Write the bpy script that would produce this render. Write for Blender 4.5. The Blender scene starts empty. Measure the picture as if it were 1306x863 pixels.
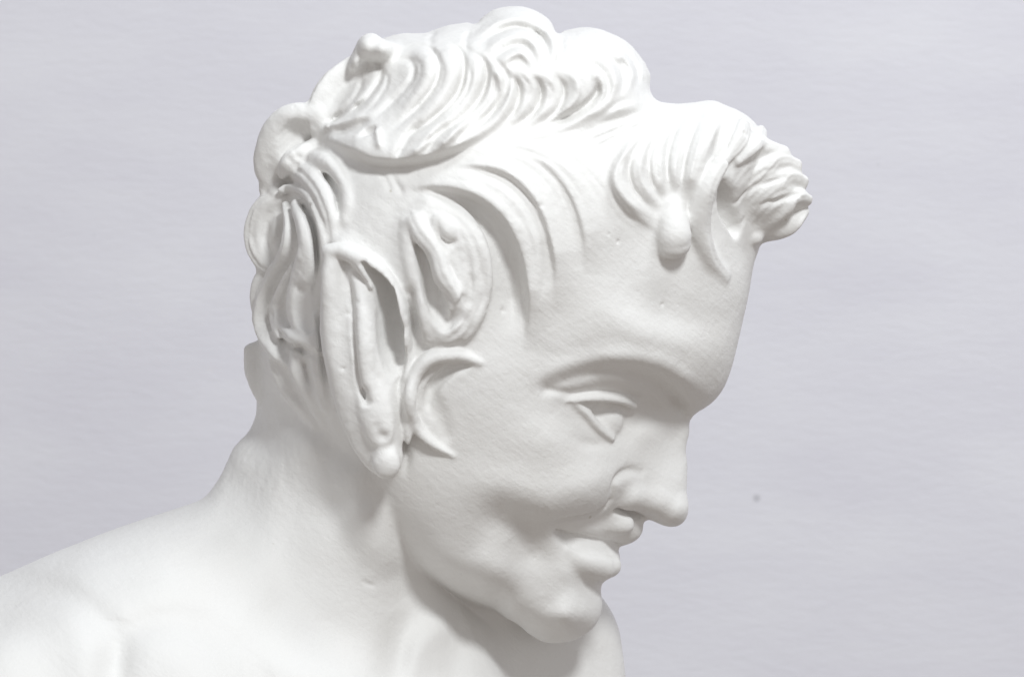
import bpy, math, time
import numpy as np
from mathutils import Vector
T0 = time.time()
C = bpy.context.scene
U = 0.00035                 # metres per sculpting unit (one unit = one photo pixel at the median plane)
D = 6000.0                  # camera distance in sculpting units
CX, CY = 653.0, 431.5       # picture centre

# ------------------------------------------------------------------ camera
cam_d = bpy.data.cameras.new("camera")
cam = bpy.data.objects.new("camera", cam_d)
C.collection.objects.link(cam)
C.camera = cam
cam_d.sensor_width = 36.0
cam_d.lens = 36.0 * D / 1306.0
cam_d.clip_start = 0.05
cam_d.clip_end = 50.0
cam.location = (0.0, -D * U, 0.0)
cam.rotation_euler = (math.radians(90), 0, 0)
cam_d.dof.use_dof = True
cam_d.dof.focus_distance = (D - 150) * U
cam_d.dof.aperture_fstop = 22.0

# ------------------------------------------------------------------ light
w = bpy.data.worlds.new("World"); C.world = w; w.use_nodes = True
WNT = w.node_tree; bg = WNT.nodes["Background"]
# added ambient fill, shaped by hand: brightest at the horizon, dimmed above, dark warm below
wtc = WNT.nodes.new('ShaderNodeTexCoord'); wsx = WNT.nodes.new('ShaderNodeSeparateXYZ'); wcr = WNT.nodes.new('ShaderNodeValToRGB')
wmr = WNT.nodes.new('ShaderNodeMapRange'); wmr.inputs[1].default_value = -1; wmr.inputs[2].default_value = 1
WNT.links.new(wtc.outputs['Generated'], wsx.inputs[0]); WNT.links.new(wsx.outputs[2], wmr.inputs[0]); WNT.links.new(wmr.outputs[0], wcr.inputs[0])
e = wcr.color_ramp.elements
e[0].position = 0.15; e[0].color = (0.26, 0.222, 0.19, 1)
e[1].position = 0.85; e[1].color = (0.34, 0.34, 0.35, 1)
m_ = e.new(0.5); m_.color = (0.60, 0.58, 0.572, 1)
WNT.links.new(wcr.outputs[0], bg.inputs[0])
bg.inputs[1].default_value = 0.87
def area(name, loc, target, size, power, col):
    l = bpy.data.lights.new(name, 'AREA'); l.shape = 'DISK'; l.size = size
    l.energy = power; l.color = col
    o = bpy.data.objects.new(name, l); C.collection.objects.link(o)
    o.location = loc
    o.rotation_euler = (Vector(target) - Vector(loc)).to_track_quat('-Z', 'Y').to_euler()
    return o
area("softbox_lamp", (0.48, -1.36, 1.12), (0.08, 0, 0.03), 0.34, 20.3, (0.95, 0.985, 1.0))
area("wall_fill", (0.6, -0.4, 1.4), (0.05, 0.75, 0.1), 0.5, 7.0, (0.93, 0.97, 1.0))  # added fill light to brighten the wall, no actual fixture there

C.view_settings.view_transform = 'Standard'
C.view_settings.look = 'None'
C.view_settings.exposure = 0.09
C.view_settings.gamma = 1.0

# ------------------------------------------------------------------ sculpting in a distance grid
VS = 1.8
def spaced(a, b, f0, f1, fine, coarse):
    out = []; x = a
    while x < b:
        out.append(x)
        if x < f0: s = min(coarse, max(fine, fine + (f0 - x) * 0.10))
        elif x > f1: s = min(coarse, max(fine, fine + (x - f1) * 0.10))
        else: s = fine
        x += s
    return np.array(out, np.float32)
AX = spaced(-170, 1046, 308, 1036, VS, 6.0)
AY = spaced(-4, 1010, 0, 800, VS, 6.0)
z_ = [-VS / 2]
while z_[-1] < 300: z_.append(z_[-1] + VS)
while z_[-1] < 560: z_.append(z_[-1] + 6.0)
AZ = np.array(z_, np.float32)
NX, NY, NZ = len(AX), len(AY), len(AZ)
print("grid", NX, NY, NZ, NX * NY * NZ / 1e6)

def to3(px, py, z):
    s = (D - z) / D
    return CX + (px - CX) * s, CY + (py - CY) * s

def tps(pts, val, gx, gy, lam=0.0):
    pts = np.array(pts, float) / 300.0; val = np.array(val, float)
    n = len(pts)
    def U2(r2): return 0.5 * r2 * np.log(r2 + 1e-12)
    K = U2(((pts[:, None] - pts[None]) ** 2).sum(-1)) + lam * np.eye(n)
    P = np.c_[np.ones(n), pts]
    A = np.zeros((n + 3, n + 3)); A[:n, :n] = K; A[:n, n:] = P; A[n:, :n] = P.T
    sol = np.linalg.solve(A, np.r_[val, 0, 0, 0])
    X, Y = np.meshgrid(gx / 300.0, gy / 300.0, indexing='ij')
    out = sol[n] + sol[n + 1] * X + sol[n + 2] * Y
    for i in range(n):
        out += sol[i] * U2((X - pts[i, 0]) ** 2 + (Y - pts[i, 1]) ** 2)
    return out

def resample(a, gx, gy, x, y):
    """bilinear lookup of a(gx,gy) at scattered x,y"""
    i = np.clip(np.interp(x, gx, np.arange(len(gx))), 0, len(gx) - 1.001)
    j = np.clip(np.interp(y, gy, np.arange(len(gy))), 0, len(gy) - 1.001)
    i0 = i.astype(int); j0 = j.astype(int); fi = i - i0; fj = j - j0
    return (a[i0, j0] * (1 - fi) * (1 - fj) + a[i0 + 1, j0] * fi * (1 - fj) + a[i0, j0 + 1] * (1 - fi) * fj + a[i0 + 1, j0 + 1] * fi * fj)

def smap(points):
    """squared half-thickness map from (px, py, z) samples"""
    P = []; V = []
    for px, py, z in points:
        x, y = to3(px, py, z); P.append((x, y)); V.append(z * z)
    gx = np.arange(-180, 1060, 6.0); gy = np.arange(-10, 1020, 6.0)
    S = tps(P, V, gx, gy, 1e-4)
    X, Y = np.meshgrid(AX, AY, indexing='ij')
    return resample(S, gx, gy, X.ravel(), Y.ravel()).reshape(X.shape)

# ---- head
OUT = [(975,292),(967,322),(958,355),(953,385),(946,415),(939,445),(931,475),(921,498),(906,515),(890,525),(882,533),(880,550),
 (877,590),(876,630),(877,648),(874,662),(865,670),(853,671),(840,667),(828,662),(821,664),(820,675),(814,686),(803,693),(793,696),
 (787,699),(790,706),(791,716),(787,729),(777,738),(769,742),(766,750),(768,765),(765,786),(754,803),(735,815),(712,820),(690,817),
 (672,806),(655,792),(632,777),(602,766),(575,755),(545,736),(520,723),(492,712),(468,690),(440,650),(405,590),(368,540),(336,496),
 (329,440),(336,380),(342,330),(350,280),(364,230),(385,190),(402,150),(405,130),(420,108),(440,88),(456,68),(488,50),(520,43),(545,43),(562,36),(590,30),(606,28),(626,15),(650,9),(678,12),(702,28),(713,41),(722,39),(745,35),
 (775,41),(800,55),(819,76),(829,98),(828,114),(838,129),(865,133),(890,130),(908,128),(930,138),(955,154),(972,190),(975,230)]
INN = [(870,545,17),(866,590,20),(864,630,26),(864,655,24),(850,560,34),(846,600,40),(843,635,42),(820,578,62),(812,610,66),
 (860,527,34),(845,523,52),(862,508,58),(825,500,86),(800,511,96),(820,542,74),(785,532,98),(765,560,122),(730,512,162),(700,560,188),(650,540,212),(600,520,224),
 (560,560,216),(520,600,206),(740,600,146),(780,595,104),(700,622,166),(750,638,122),(905,488,64),(872,488,98),(835,474,136),
 (785,467,170),(720,473,196),(765,484,156),(805,489,126),(690,488,204),(930,440,55),(900,400,112),(860,380,150),(820,350,180),(780,330,200),(930,360,84),
 (900,330,126),(850,280,166),(950,320,48),(900,250,140),(942,262,84),(700,400,216),(650,420,224),(720,350,218),(640,470,226),
 (600,300,250),(500,300,250),(550,200,232),(450,250,222),(420,350,216),(380,300,168),(400,420,188),(360,400,112),(650,200,230),
 (600,125,196),(700,120,186),(770,160,180),(500,130,180),(430,180,160),(820,200,184),(800,250,200),(870,200,160),(560,85,194),(640,60,176),(700,66,174),(770,86,164),(800,116,144),(450,120,130),(600,56,146),(500,80,136),(850,165,140),(900,180,140),(920,210,132),(950,230,100),
 (500,600,198),(520,650,182),(480,560,200),(540,690,158),(560,640,196),(600,600,204),(600,700,160),(580,728,138),(560,712,150),(545,722,115),
 (650,750,112),(620,742,130),(640,700,146),(600,752,95),(640,768,70),(680,680,136),(650,660,172),(700,700,112),(720,730,88),(690,740,100),(700,770,78),
 (740,770,54),(750,745,46),(758,720,44),(770,690,44),(742,688,74),(722,684,88),(780,715,28),(752,708,60),
 (800,675,32),(790,662,46),(770,660,70),(748,668,86),(480,450,228),(520,400,240),(560,480,232),(400,500,178),(430,580,150),(460,640,130),
 (680,780,80),(660,770,92),(700,655,150),(720,784,74),(755,785,29),(738,797,37),(714,807,37),(690,803,46),(668,788,62),(650,776,78)]
SH = smap([(a, b, 0) for a, b in OUT] + INN)
for (a, b, c) in ((1020,400,1),): pass

# ---- neck and shoulders
TOUT = [(332,500),(328,525),(300,568),(286,597),(273,619),(256,637),(240,643),(200,656),(150,673),(100,692),(50,712),(0,734),(-50,754),(-100,772),(-200,800),
 (470,545),(530,620),(560,690),(578,750),(600,800),(622,835),(640,863),(700,1000)]
TIN = [(400,560,152),(360,600,122),(430,640,164),(400,700,162),(478,700,158),(482,650,176),(460,600,182),(300,700,158),(350,780,200),(200,700,180),(200,760,272),(100,740,235),(100,790,312),
 (0,800,292),(0,820,345),(60,860,372),(-80,860,372),(200,820,312),(250,863,325),(330,863,285),(400,850,235),(300,670,120),(-100,800,240),(470,863,200),(520,860,150),(570,863,110),
 (500,760,122),(545,780,84),(540,720,78),
 (400,600,150),(340,560,70),(300,620,66),(250,1000,360),(450,1000,280),(600,1000,150),(50,1000,420),(-100,1000,400)]
ST = smap([(a, b, 0) for a, b in TOUT] + TIN)
# ---- chest and far shoulder, centred well behind the median plane
FOUT = [(480,640),(560,650),(650,690),(740,740),(782,786),(794,815),(798,840),(801,863),(808,1000)]
FIN = [(640,800,124),(720,830,96),(770,850,58),(560,800,160),(600,840,158),(640,900,150),(450,800,160),(450,1000,200),(640,1000,190),(740,900,100)]
FC = -165.0
SF = smap([(a, b, 0) for a, b in FOUT] + FIN)

def brush(pts, width, height, sharp=2.0):
    """height stroke painted on the half-thickness map (view-projected), pts = (px,py[,w,h scale])"""
    global BR
    P = np.array([(p[0], p[1]) for p in pts], float)
    ws = np.array([p[2] if len(p) > 2 else 1.0 for p in pts], float)
    q = cat(np.c_[P, ws], 12) if len(P) > 2 else np.array([np.r_[P[0] * (1 - t) + P[-1] * t, ws[0] * (1 - t) + ws[-1] * t] for t in np.linspace(0, 1, 14)])
    zs = hm_at(q[:, 0], q[:, 1])
    x, y = to3(q[:, 0], q[:, 1], zs)
    r = width * 3
    i0, i1 = np.searchsorted(AX, (x.min() - r, x.max() + r)); j0, j1 = np.searchsorted(AY, (y.min() - r, y.max() + r))
    X, Y = np.meshgrid(AX[i0:i1], AY[j0:j1], indexing='ij')
    best = np.full(X.shape, 1e9); bw = np.ones(X.shape)
    for k in range(len(x) - 1):
        dx, dy = x[k + 1] - x[k], y[k + 1] - y[k]; L = dx * dx + dy * dy + 1e-9
        t = np.clip(((X - x[k]) * dx + (Y - y[k]) * dy) / L, 0, 1)
        d = (X - x[k] - t * dx) ** 2 + (Y - y[k] - t * dy) ** 2
        m = d < best
        best = np.where(m, d, best); bw = np.where(m, q[k, 2] * (1 - t) + q[k + 1, 2] * t, bw)
    wgt = np.exp(-0.5 * (np.sqrt(best) / width) ** sharp * 1.0) * bw
    BR[i0:i1, j0:j1] += height * wgt

def cat(P, n=10):
    P = np.array(P, float)
    A = np.vstack([2 * P[0] - P[1], P, 2 * P[-1] - P[-2]])
    out = []
    for i in range(1, len(A) - 2):
        for t in np.linspace(0, 1, n, endpoint=False):
            a, b, c, d = A[i - 1], A[i], A[i + 1], A[i + 2]
            out.append(0.5 * (2 * b + (c - a) * t + (2 * a - 5 * b + 4 * c - d) * t * t + (3 * b - a - 3 * c + d) * t ** 3))
    out.append(A[-2])
    return np.array(out)

def smin(a, b, k):
    h = np.maximum(k - np.abs(a - b), 0) / k
    return np.minimum(a, b) - h * h * k * 0.25

HM = np.sqrt(np.maximum(SH, 0)).astype(np.float32)
def hm_at(px, py):
    """depth of the surface met by the view ray through a picture point"""
    px = np.asarray(px, float); py = np.asarray(py, float)
    z = np.full(px.shape, 100.0)
    for _ in range(4):
        x, y = to3(px, py, z)
        z = resample(HM, AX, AY, x, y)
    return z

# soft modelling of the face painted as height strokes
BR = np.zeros((NX, NY))
exec_face = True
# cheek: lower edge of the bulge, and hollow beneath
brush([(800,590,.3),(770,612),(735,628),(695,632),(650,628,.8),(610,615,.5)], 20, 10)
brush([(790,640,.3),(765,662),(735,668),(700,664),(668,668,.6)], 7, -6)
brush([(676,705),(665,675),(640,660)], 18, -17)
brush([(690,695,.6),(698,718),(688,736,.5)], 13, -4)
brush([(722,682,.7),(750,686),(785,688,.8)], 6, -5)
brush([(622,718),(632,722)], 17, 9)
brush([(724,684),(712,678)], 6, -7)
# brow ridge and socket
brush([(690,482,.2),(730,468,.5),(785,457,.8),(835,464),(870,483),(898,506,.5)], 10, 9)
brush([(698,494,.7),(730,480,.8),(775,472,.9),(818,479,1.2),(848,496,1.7),(868,521,1.8)], 6.5, -10)
brush([(840,525),(815,538),(803,550,.6)], 13, -8)
brush([(716,487,.5),(752,481),(790,482),(818,493,.6)], 11, 5)
brush([(696,497,.7),(730,501),(770,500),(812,506,.8)], 3.4, -6)
brush([(735,558,.3),(752,566),(778,566,.4)], 5, -4.5)
# forehead creases
brush([(800,370,.3),(840,395),(880,410),(925,415,.3)], 16, -5)
brush([(770,400,.3),(820,425),(870,438,.5)], 14, 4)
brush([(690,395,.4),(680,340),(690,300,.3)], 22, -5)
# nose side and chin
brush([(722,746,.4),(746,747),(764,750,.6)], 11, -5)
brush([(706,785),(734,786,.9)], 23, 9)

# paint on the torso
BRH = BR; BR = np.zeros((NX, NY)); HM = np.sqrt(np.maximum(ST, 0)).astype(np.float32)
brush([(-60,735,.5),(0,742),(70,752),(112,775),(140,812),(146,870),(140,930)], 12, -15)
brush([(146,850),(170,805),(215,790),(265,800),(305,835),(335,880)], 14, -12)
brush([(100,790),(120,850)], 26, 9)
brush([(215,830),(270,880)], 30, 13)
brush([(360,800,.6),(420,815),(470,840),(520,880)], 26, -20)
brush([(310,800,.6),(380,845),(460,900)], 20, 14)
brush([(470,660,.5),(485,700,1),(495,740,1),(512,765,.5)], 20, 16)
brush([(505,740),(520,775),(510,815),(500,863)], 16, -16)
brush([(560,800),(535,825),(520,863)], 12, 8)
brush([(585,770),(592,800),(575,863)], 13, -8)
brush([(340,600,.5),(345,660),(330,730,.4)], 16, 5)
brush([(420,600,.5),(430,660),(460,720,.4)], 14, -4)
brush([(250,700,.5),(275,680),(290,650,.5)], 10, -4)
BRT = BR; BR = np.zeros((NX, NY))

def implicit(S, B):
    gx, gy = np.gradient(S, AX, AY)
    g2 = (gx ** 2 + gy ** 2).astype(np.float32)[:, :, None]
    z = AZ[None, None, :]
    H = np.sqrt(np.maximum(S, 0))
    b = (B * np.clip(H / 45.0, 0, 1)).astype(np.float32)[:, :, None]
    zz = np.maximum(np.abs(z) - b, 0)
    return ((zz * zz - S.astype(np.float32)[:, :, None]) / (np.sqrt(4 * zz * zz + g2) + 1e-3)).astype(np.float32)
F = implicit(SH, BRH)
FT = implicit(ST, BRT)
F = np.maximum(F, -60); FT = np.maximum(FT, -60)
kk = np.interp(AX, [490, 560], [22.0, 3.0]).astype(np.float32)[:, None, None]
F = smin(F, FT, kk); del FT
ID = np.zeros(F.shape, np.uint8)
PART = [("head_and_shoulders", None)]
print("base", time.time() - T0)

def refresh_hm():
    global HM
    s = F < 0
    idx = NZ - 1 - np.argmax(s[:, :, ::-1], axis=2)
    any_ = s.any(axis=2); idx = np.where(any_, idx, 0)
    idx = np.minimum(idx, NZ - 2)
    I, J = np.meshgrid(np.arange(NX), np.arange(NY), indexing='ij')
    f0 = F[I, J, idx]; f1 = F[I, J, idx + 1]
    t = np.clip(f0 / (f0 - f1 + 1e-9), 0, 1)
    HM = np.where(any_, AZ[idx] + t * (AZ[idx + 1] - AZ[idx]), 0).astype(np.float32)
refresh_hm()
HM0 = HM.copy()

def win(lo, hi):
    a = [max(np.searchsorted(A, l) - 1, 0) for A, l in zip((AX, AY, AZ), lo)]
    b = [min(np.searchsorted(A, h) + 1, len(A)) for A, h in zip((AX, AY, AZ), hi)]
    return tuple(slice(i, j) for i, j in zip(a, b))

def put(sl, d, k, pid, cut=False):
    f = F[sl]
    if cut:
        h = np.maximum(k - np.abs(f + d), 0) / k
        F[sl] = np.maximum(f, -d) + h * h * k * 0.25
    else:
        if pid:
            m = d < f + 0.3
            ii = ID[sl]; ii[m] = pid; ID[sl] = ii
        F[sl] = smin(f, d, k)

def part(name, label=None):
    PART.append((name, label)); return len(PART) - 1

def ell(px, py, z, r, k=4.0, pid=0, rot=0.0, yaw=0.0, cut=False, absz=False):
    """ellipsoid, centre in picture coordinates + depth (z None -> on surface), rot in picture plane (deg)"""
    if not absz: z = float(hm_at(px, py)) + z
    x, y = to3(px, py, z)
    R = max(r) + k + 3
    sl = win((x - R, y - R, z - R), (x + R, y + R, z + R))
    X, Y, Z = np.meshgrid(AX[sl[0]] - x, AY[sl[1]] - y, AZ[sl[2]] - z, indexing='ij')
    c, s = math.cos(math.radians(rot)), math.sin(math.radians(rot))
    a = X * c + Y * s; b = -X * s + Y * c; zc = Z
    if yaw:
        c, s = math.cos(math.radians(yaw)), math.sin(math.radians(yaw))
        a, zc = a * c + zc * s, -a * s + zc * c
    q0 = np.sqrt((a / r[0]) ** 2 + (b / r[1]) ** 2 + (zc / r[2]) ** 2)
    q1 = np.sqrt((a / r[0] ** 2) ** 2 + (b / r[1] ** 2) ** 2 + (zc / r[2] ** 2) ** 2) + 1e-6
    put(sl, (q0 * (q0 - 1) / q1).astype(np.float32), k, pid, cut)

SKC = np.array([610.0, 320.0, 0.0]); SKR = np.array([290.0, 280.0, 250.0])
def lock(pts, w, t, n=0, groove=0.0, k=4.0, pid=0, cut=False, absz=False, nrm=None, seed=0.0, res=9, flat=1.0, follow=True):
    """a swept strand: pts = (px,py,dz) over the surface; w/t half width/half thickness at points;
       n ridges with carved grooves on the outer side"""
    P = np.array(pts, float)
    if not absz: P[:, 2] += hm_at(P[:, 0], P[:, 1])
    if np.isscalar(w): w = [w] * len(P)
    if np.isscalar(t): t = [t] * len(P)
    w = np.interp(np.linspace(0, 1, len(P)), np.linspace(0, 1, len(w)), w)
    t = np.interp(np.linspace(0, 1, len(P)), np.linspace(0, 1, len(t)), t)
    x, y = to3(P[:, 0], P[:, 1], P[:, 2])
    q = cat(np.c_[x, y, P[:, 2], w, t], res)
    w = np.maximum(q[:, 3], 1.2); t = np.maximum(q[:, 4], 1.2); q = q[:, :3]
    tan = np.gradient(q, axis=0); tan /= np.linalg.norm(tan, axis=1)[:, None] + 1e-9
    if nrm is None:
        N = (q - SKC) / SKR ** 2; N /= np.linalg.norm(N, axis=1)[:, None] + 1e-9
    else:
        N = np.tile(np.array(nrm, float), (len(q), 1))
    N -= (N * tan).sum(1)[:, None] * tan; N /= np.linalg.norm(N, axis=1)[:, None] + 1e-9
    B = np.cross(tan, N)
    R = max(w.max(), t.max()) + k + 3
    sl = win(q.min(0) - R, q.max(0) + R)
    X, Y, Z = np.meshgrid(AX[sl[0]], AY[sl[1]], AZ[sl[2]], indexing='ij')
    G = np.stack([X.ravel(), Y.ravel(), Z.ravel()], 1).astype(np.float32)
    # coarse cull
    keep = np.full(len(G), 1e9, np.float32)
    for c in q[::max(1, res // 3)]:
        keep = np.minimum(keep, ((G - c.astype(np.float32)) ** 2).sum(1))
    step = np.linalg.norm(np.diff(q, axis=0), axis=1).max() * max(1, res // 3)
    m = keep < (R + step) ** 2
    G = G[m]
    if len(G) == 0: return
    best = np.full(len(G), 1e9, np.float32); bi = np.zeros(len(G), np.int32); bt = np.zeros(len(G), np.float32)
    for i in range(len(q) - 1):
        a = q[i].astype(np.float32); d = (q[i + 1] - q[i]).astype(np.float32); L = float((d * d).sum()) + 1e-9
        r = G - a
        tt = np.clip((r @ d) / L, 0, 1)
        dd = ((r - tt[:, None] * d) ** 2).sum(1)
        mm = dd < best
        best = np.where(mm, dd, best); bi[mm] = i; bt[mm] = tt[mm]
    f = bt[:, None]; j = bi + 1
    def li(a): return a[bi] * (1 - (f[:, 0] if a.ndim == 1 else f)) + a[j] * (f[:, 0] if a.ndim == 1 else f)
    c = li(q); rel = G - c
    TT = li(tan); NN = li(N); BB = li(B); W = li(w); TH = li(t)
    e = (rel * TT).sum(1); v = (rel * NN).sum(1); u = (rel * BB).sum(1)
    th = np.where(v > 0, TH, TH * flat)
    q0 = np.sqrt((u / W) ** 2 + (v / th) ** 2 + (e / np.minimum(W, TH)) ** 2)
    q1 = np.sqrt((u / W ** 2) ** 2 + (v / th ** 2) ** 2 + (e / np.minimum(W, TH) ** 2) ** 2) + 1e-6
    d = q0 * (q0 - 1) / q1
    if n and groove:
        s = (bi + bt) / (len(q) - 1)
        un = np.clip(u / W, -1.05, 1.05)
        un = un + 0.13 * np.sin(2.7 * un + seed) + 0.07 * np.sin(9 * s + seed * 3)
        rg = np.abs(np.sin(math.pi * n * (un + 1) / 2 + seed * 0.5))
        amp = groove * np.clip(W / w.max(), 0.15, 1) * (0.75 + 0.35 * np.sin(seed * 5 + un * 4))
        fade = np.clip(v / (0.35 * TH) + 0.6, 0, 1)
        d = d + amp * (1 - rg ** 0.75) * fade
    full = np.full(X.size, 1e3, np.float32); full[m] = d
    put(sl, full.reshape(X.shape), k, pid, cut)

def saw(lines):
    """low relief carved over the surface that faces the viewer's side: each line =
       (pts, height, slow width, fast width, side); the crest drops steeply on one side, slowly on the other"""
    Hh = np.zeros((NX, NY), np.float32)
    for pts, height, ws, wf, side in lines:
        P = np.array([(p[0], p[1]) for p in pts], float)
        q = cat(P, 10)
        x, y = to3(q[:, 0], q[:, 1], hm_at(q[:, 0], q[:, 1]))
        r = max(ws, wf) * 2.2
        i0, i1 = np.searchsorted(AX, (x.min() - r, x.max() + r)); j0, j1 = np.searchsorted(AY, (y.min() - r, y.max() + r))
        X, Y = np.meshgrid(AX[i0:i1], AY[j0:j1], indexing='ij')
        best = np.full(X.shape, 1e9); sg = np.zeros(X.shape); ss = np.zeros(X.shape)
        n = len(x) - 1
        for k in range(n):
            dx, dy = x[k + 1] - x[k], y[k + 1] - y[k]; Lk = math.hypot(dx, dy) + 1e-9
            t = np.clip(((X - x[k]) * dx + (Y - y[k]) * dy) / Lk ** 2, 0, 1)
            ex, ey = X - x[k] - t * dx, Y - y[k] - t * dy
            d = ex * ex + ey * ey; m = d < best
            best = np.where(m, d, best); sg = np.where(m, np.sign(dx * ey - dy * ex), sg); ss = np.where(m, (k + t) / n, ss)
        d = np.sqrt(best) * sg * side
        prof = np.where(d > 0, np.exp(-(d / wf) ** 2), np.exp(-(np.abs(d) / ws) ** 1.6))
        tap = np.clip(np.sin(math.pi * np.clip(ss, 0, 1)) * 1.35, 0, 1) ** 1.5
        v = height * prof * tap
        Hh[i0:i1, j0:j1] += v
    displace(Hh)

def displace(Hh):
    gx, gy = np.gradient(HM, AX, AY)
    nz = np.clip(1 / np.sqrt(1 + gx ** 2 + gy ** 2), 0.5, 1)
    I = np.nonzero(np.abs(Hh).max(1) > .02)[0]; J = np.nonzero(np.abs(Hh).max(0) > .02)[0]
    if len(I) == 0: return
    a, b, c, d = I[0], I[-1] + 1, J[0], J[-1] + 1
    h = (Hh * nz)[a:b, c:d, None]
    g = np.clip((AZ[None, None, :] - HM[a:b, c:d, None] + 60) / 25, 0, 1)
    F[a:b, c:d] -= h * g
    refresh_hm()

def mark(pts, w, pid=None, name="hair_lock"):
    """the voxels near the surface along a band belong to that strand"""
    pid = pid or part(name)
    q = cat(np.array([(a[0], a[1]) for a in pts], float), 8)
    x, y = to3(q[:, 0], q[:, 1], hm_at(q[:, 0], q[:, 1]))
    i0, i1 = np.searchsorted(AX, (x.min() - w, x.max() + w)); j0, j1 = np.searchsorted(AY, (y.min() - w, y.max() + w))
    X, Y = np.meshgrid(AX[i0:i1], AY[j0:j1], indexing='ij')
    best = np.full(X.shape, 1e9)
    n = len(x)
    for k in range(n):
        ww = w * (0.35 + 0.65 * math.sin(math.pi * k / (n - 1)) ** 0.6)
        best = np.minimum(best, np.hypot(X - x[k], Y - y[k]) / ww)
    sub = ID[i0:i1, j0:j1]
    m = (best < 1)[:, :, None] & (AZ[None, None, :] > HM[i0:i1, j0:j1, None] - 25)
    sub[m] = pid; ID[i0:i1, j0:j1] = sub

def comb(A, B, n, depth, w, asym=0.0):
    """n grooves running between two boundary curves"""
    A = cat(np.array(A, float), 8); B = cat(np.array(B, float), 8)
    m = 24
    A = np.array([[np.interp(t, np.linspace(0, 1, len(A)), A[:, k]) for k in (0, 1)] for t in np.linspace(0, 1, m)])
    B = np.array([[np.interp(t, np.linspace(0, 1, len(B)), B[:, k]) for k in (0, 1)] for t in np.linspace(0, 1, m)])
    out = []
    rs = np.random.RandomState(int(abs(A[0, 0] * 7 + B[-1, 1] * 3)) % 9999)
    for i in range(n):
        f = (i + 0.5 + rs.uniform(-.15, .15)) / n
        c = A * (1 - f) + B * f
        t0, t1 = rs.uniform(0, .12), rs.uniform(.86, 1)
        c = c[int(t0 * m):max(int(t1 * m), 6)][::3]
        dd = depth * rs.uniform(.65, 1.15)
        out.append((c, -dd, w * rs.uniform(.8, 1.3), w * rs.uniform(.8, 1.2), 1))
    saw(out)

# ---------------- nape and back of the head
def L(name, *a, label=None, **k):
    lock(*a, pid=part(name, label), **k)
L("hair_lock", [(326,446,34),(330,475,34),(338,502,36),(350,522,40)], [11,14,11,5], [16,18,14,6], n=3, groove=3, k=8, absz=True, seed=1)
L("hair_lock", [(350,430,0),(352,470,1),(372,505,1),(402,540,-2)], [14,17,14,5], [9,10,8,4], n=3, groove=3, k=9, seed=2)
L("hair_lock", [(378,435,0),(380,475,2),(396,512,1),(412,538,-2)], [11,13,10,4], [7,9,6,3], n=2, groove=3, k=8, seed=3)
L("hair_lock", [(402,440,0),(404,480,0),(416,520,-2)], [9,10,5], [6,7,4], n=2, groove=3, k=8, seed=4)
L("hair_lock", [(362,254,84),(346,272,72),(340,303,66),(350,332,72),(368,348,82)], [12,18,20,18,10], [20,28,30,26,14], n=3, groove=4, k=8, absz=True, seed=0.2)
p = len(PART) - 1
ell(358,300,84,(15,28,24),8,p,absz=True)
ell(361,298,112,(9,20,12),7,cut=True,absz=True)
L("hair_lock", [(347,345,68),(340,372,62),(344,405,62),(355,436,66)], [12,15,15,9], [18,22,20,12], n=2, groove=3, k=8, absz=True, seed=.9)
refresh_hm()
L("hair_lock", [(367,262,6),(373,292,6),(368,322,8),(352,350,9),(338,385,9),(338,420,8),(352,450,5),(368,466,0)], [6,9,10,11,12,12,9,4], [10,14,15,15,15,14,10,4], n=2, groove=3.5, k=6, seed=.4)
L("hair_lock", [(376,340,4),(362,368,7),(352,398,9),(358,424,7),(375,438,3)], [6,7,8,7,5], [8,10,10,9,6], k=5)
L("hair_lock", [(379,262,6),(388,286,8),(393,320,8),(386,360,6),(385,395,6),(394,422,6),(408,444,3)], [9,13,15,20,26,20,5], [9,12,12,12,11,10,5], k=6)
lock([(386,368,16),(388,400,16),(396,420,14)], [8,15,8], [5,8,4], k=9, cut=True)
L("hair_lock", [(355,390,10),(359,414,11),(374,429,11),(394,436,10),(410,446,4)], [3.5,5.5,5.5,4.5,2], [6,8,8,7,4], k=6)
L("hair_lock", [(352,242,6),(364,226,8),(388,222,9),(408,240,9),(421,270,7),(425,306,0)], [8,12,15,15,13,6], [9,12,13,12,10,4], n=2, groove=3, k=7, seed=.3)
L("hair_lock", [(372,204,4),(405,204,5),(430,224,4),(441,256,1),(440,280,-2)], [8,11,11,8,4], [8,10,9,7,4], k=9)
L("hair_lock", [(358,244,10),(372,240,12),(392,248,12),(404,270,10),(412,300,8),(414,330,3)], [3.5,5,6,6,6,4], [7,8,8,8,7,5], k=4)
p = part("hair_lock")
ell(368,190,60,(34,46,56),12,p,absz=True,rot=20)
lock([(404,152,110),(376,154,104),(358,173,94),(348,202,86),(345,228,80),(340,242,76)], [16,20,21,18,13,8], [20,24,26,24,18,10], k=8, pid=p, absz=True)
refresh_hm()
lock([(394,166,0),(376,172,0),(366,192,0)], [8,13,7], [10,16,8], k=12, cut=True)
L("hair_lock", [(400,186,8),(382,196,10),(368,208,10),(360,222,5)], [9,13,13,7], [9,12,12,6], n=2, groove=3, k=6)
refresh_hm()
for (a, b, r) in ((370,204,4),(380,200,3.4),(377,211,3.4)): ell(a, b, 1, (r, r, 4), 5, cut=True)
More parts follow.
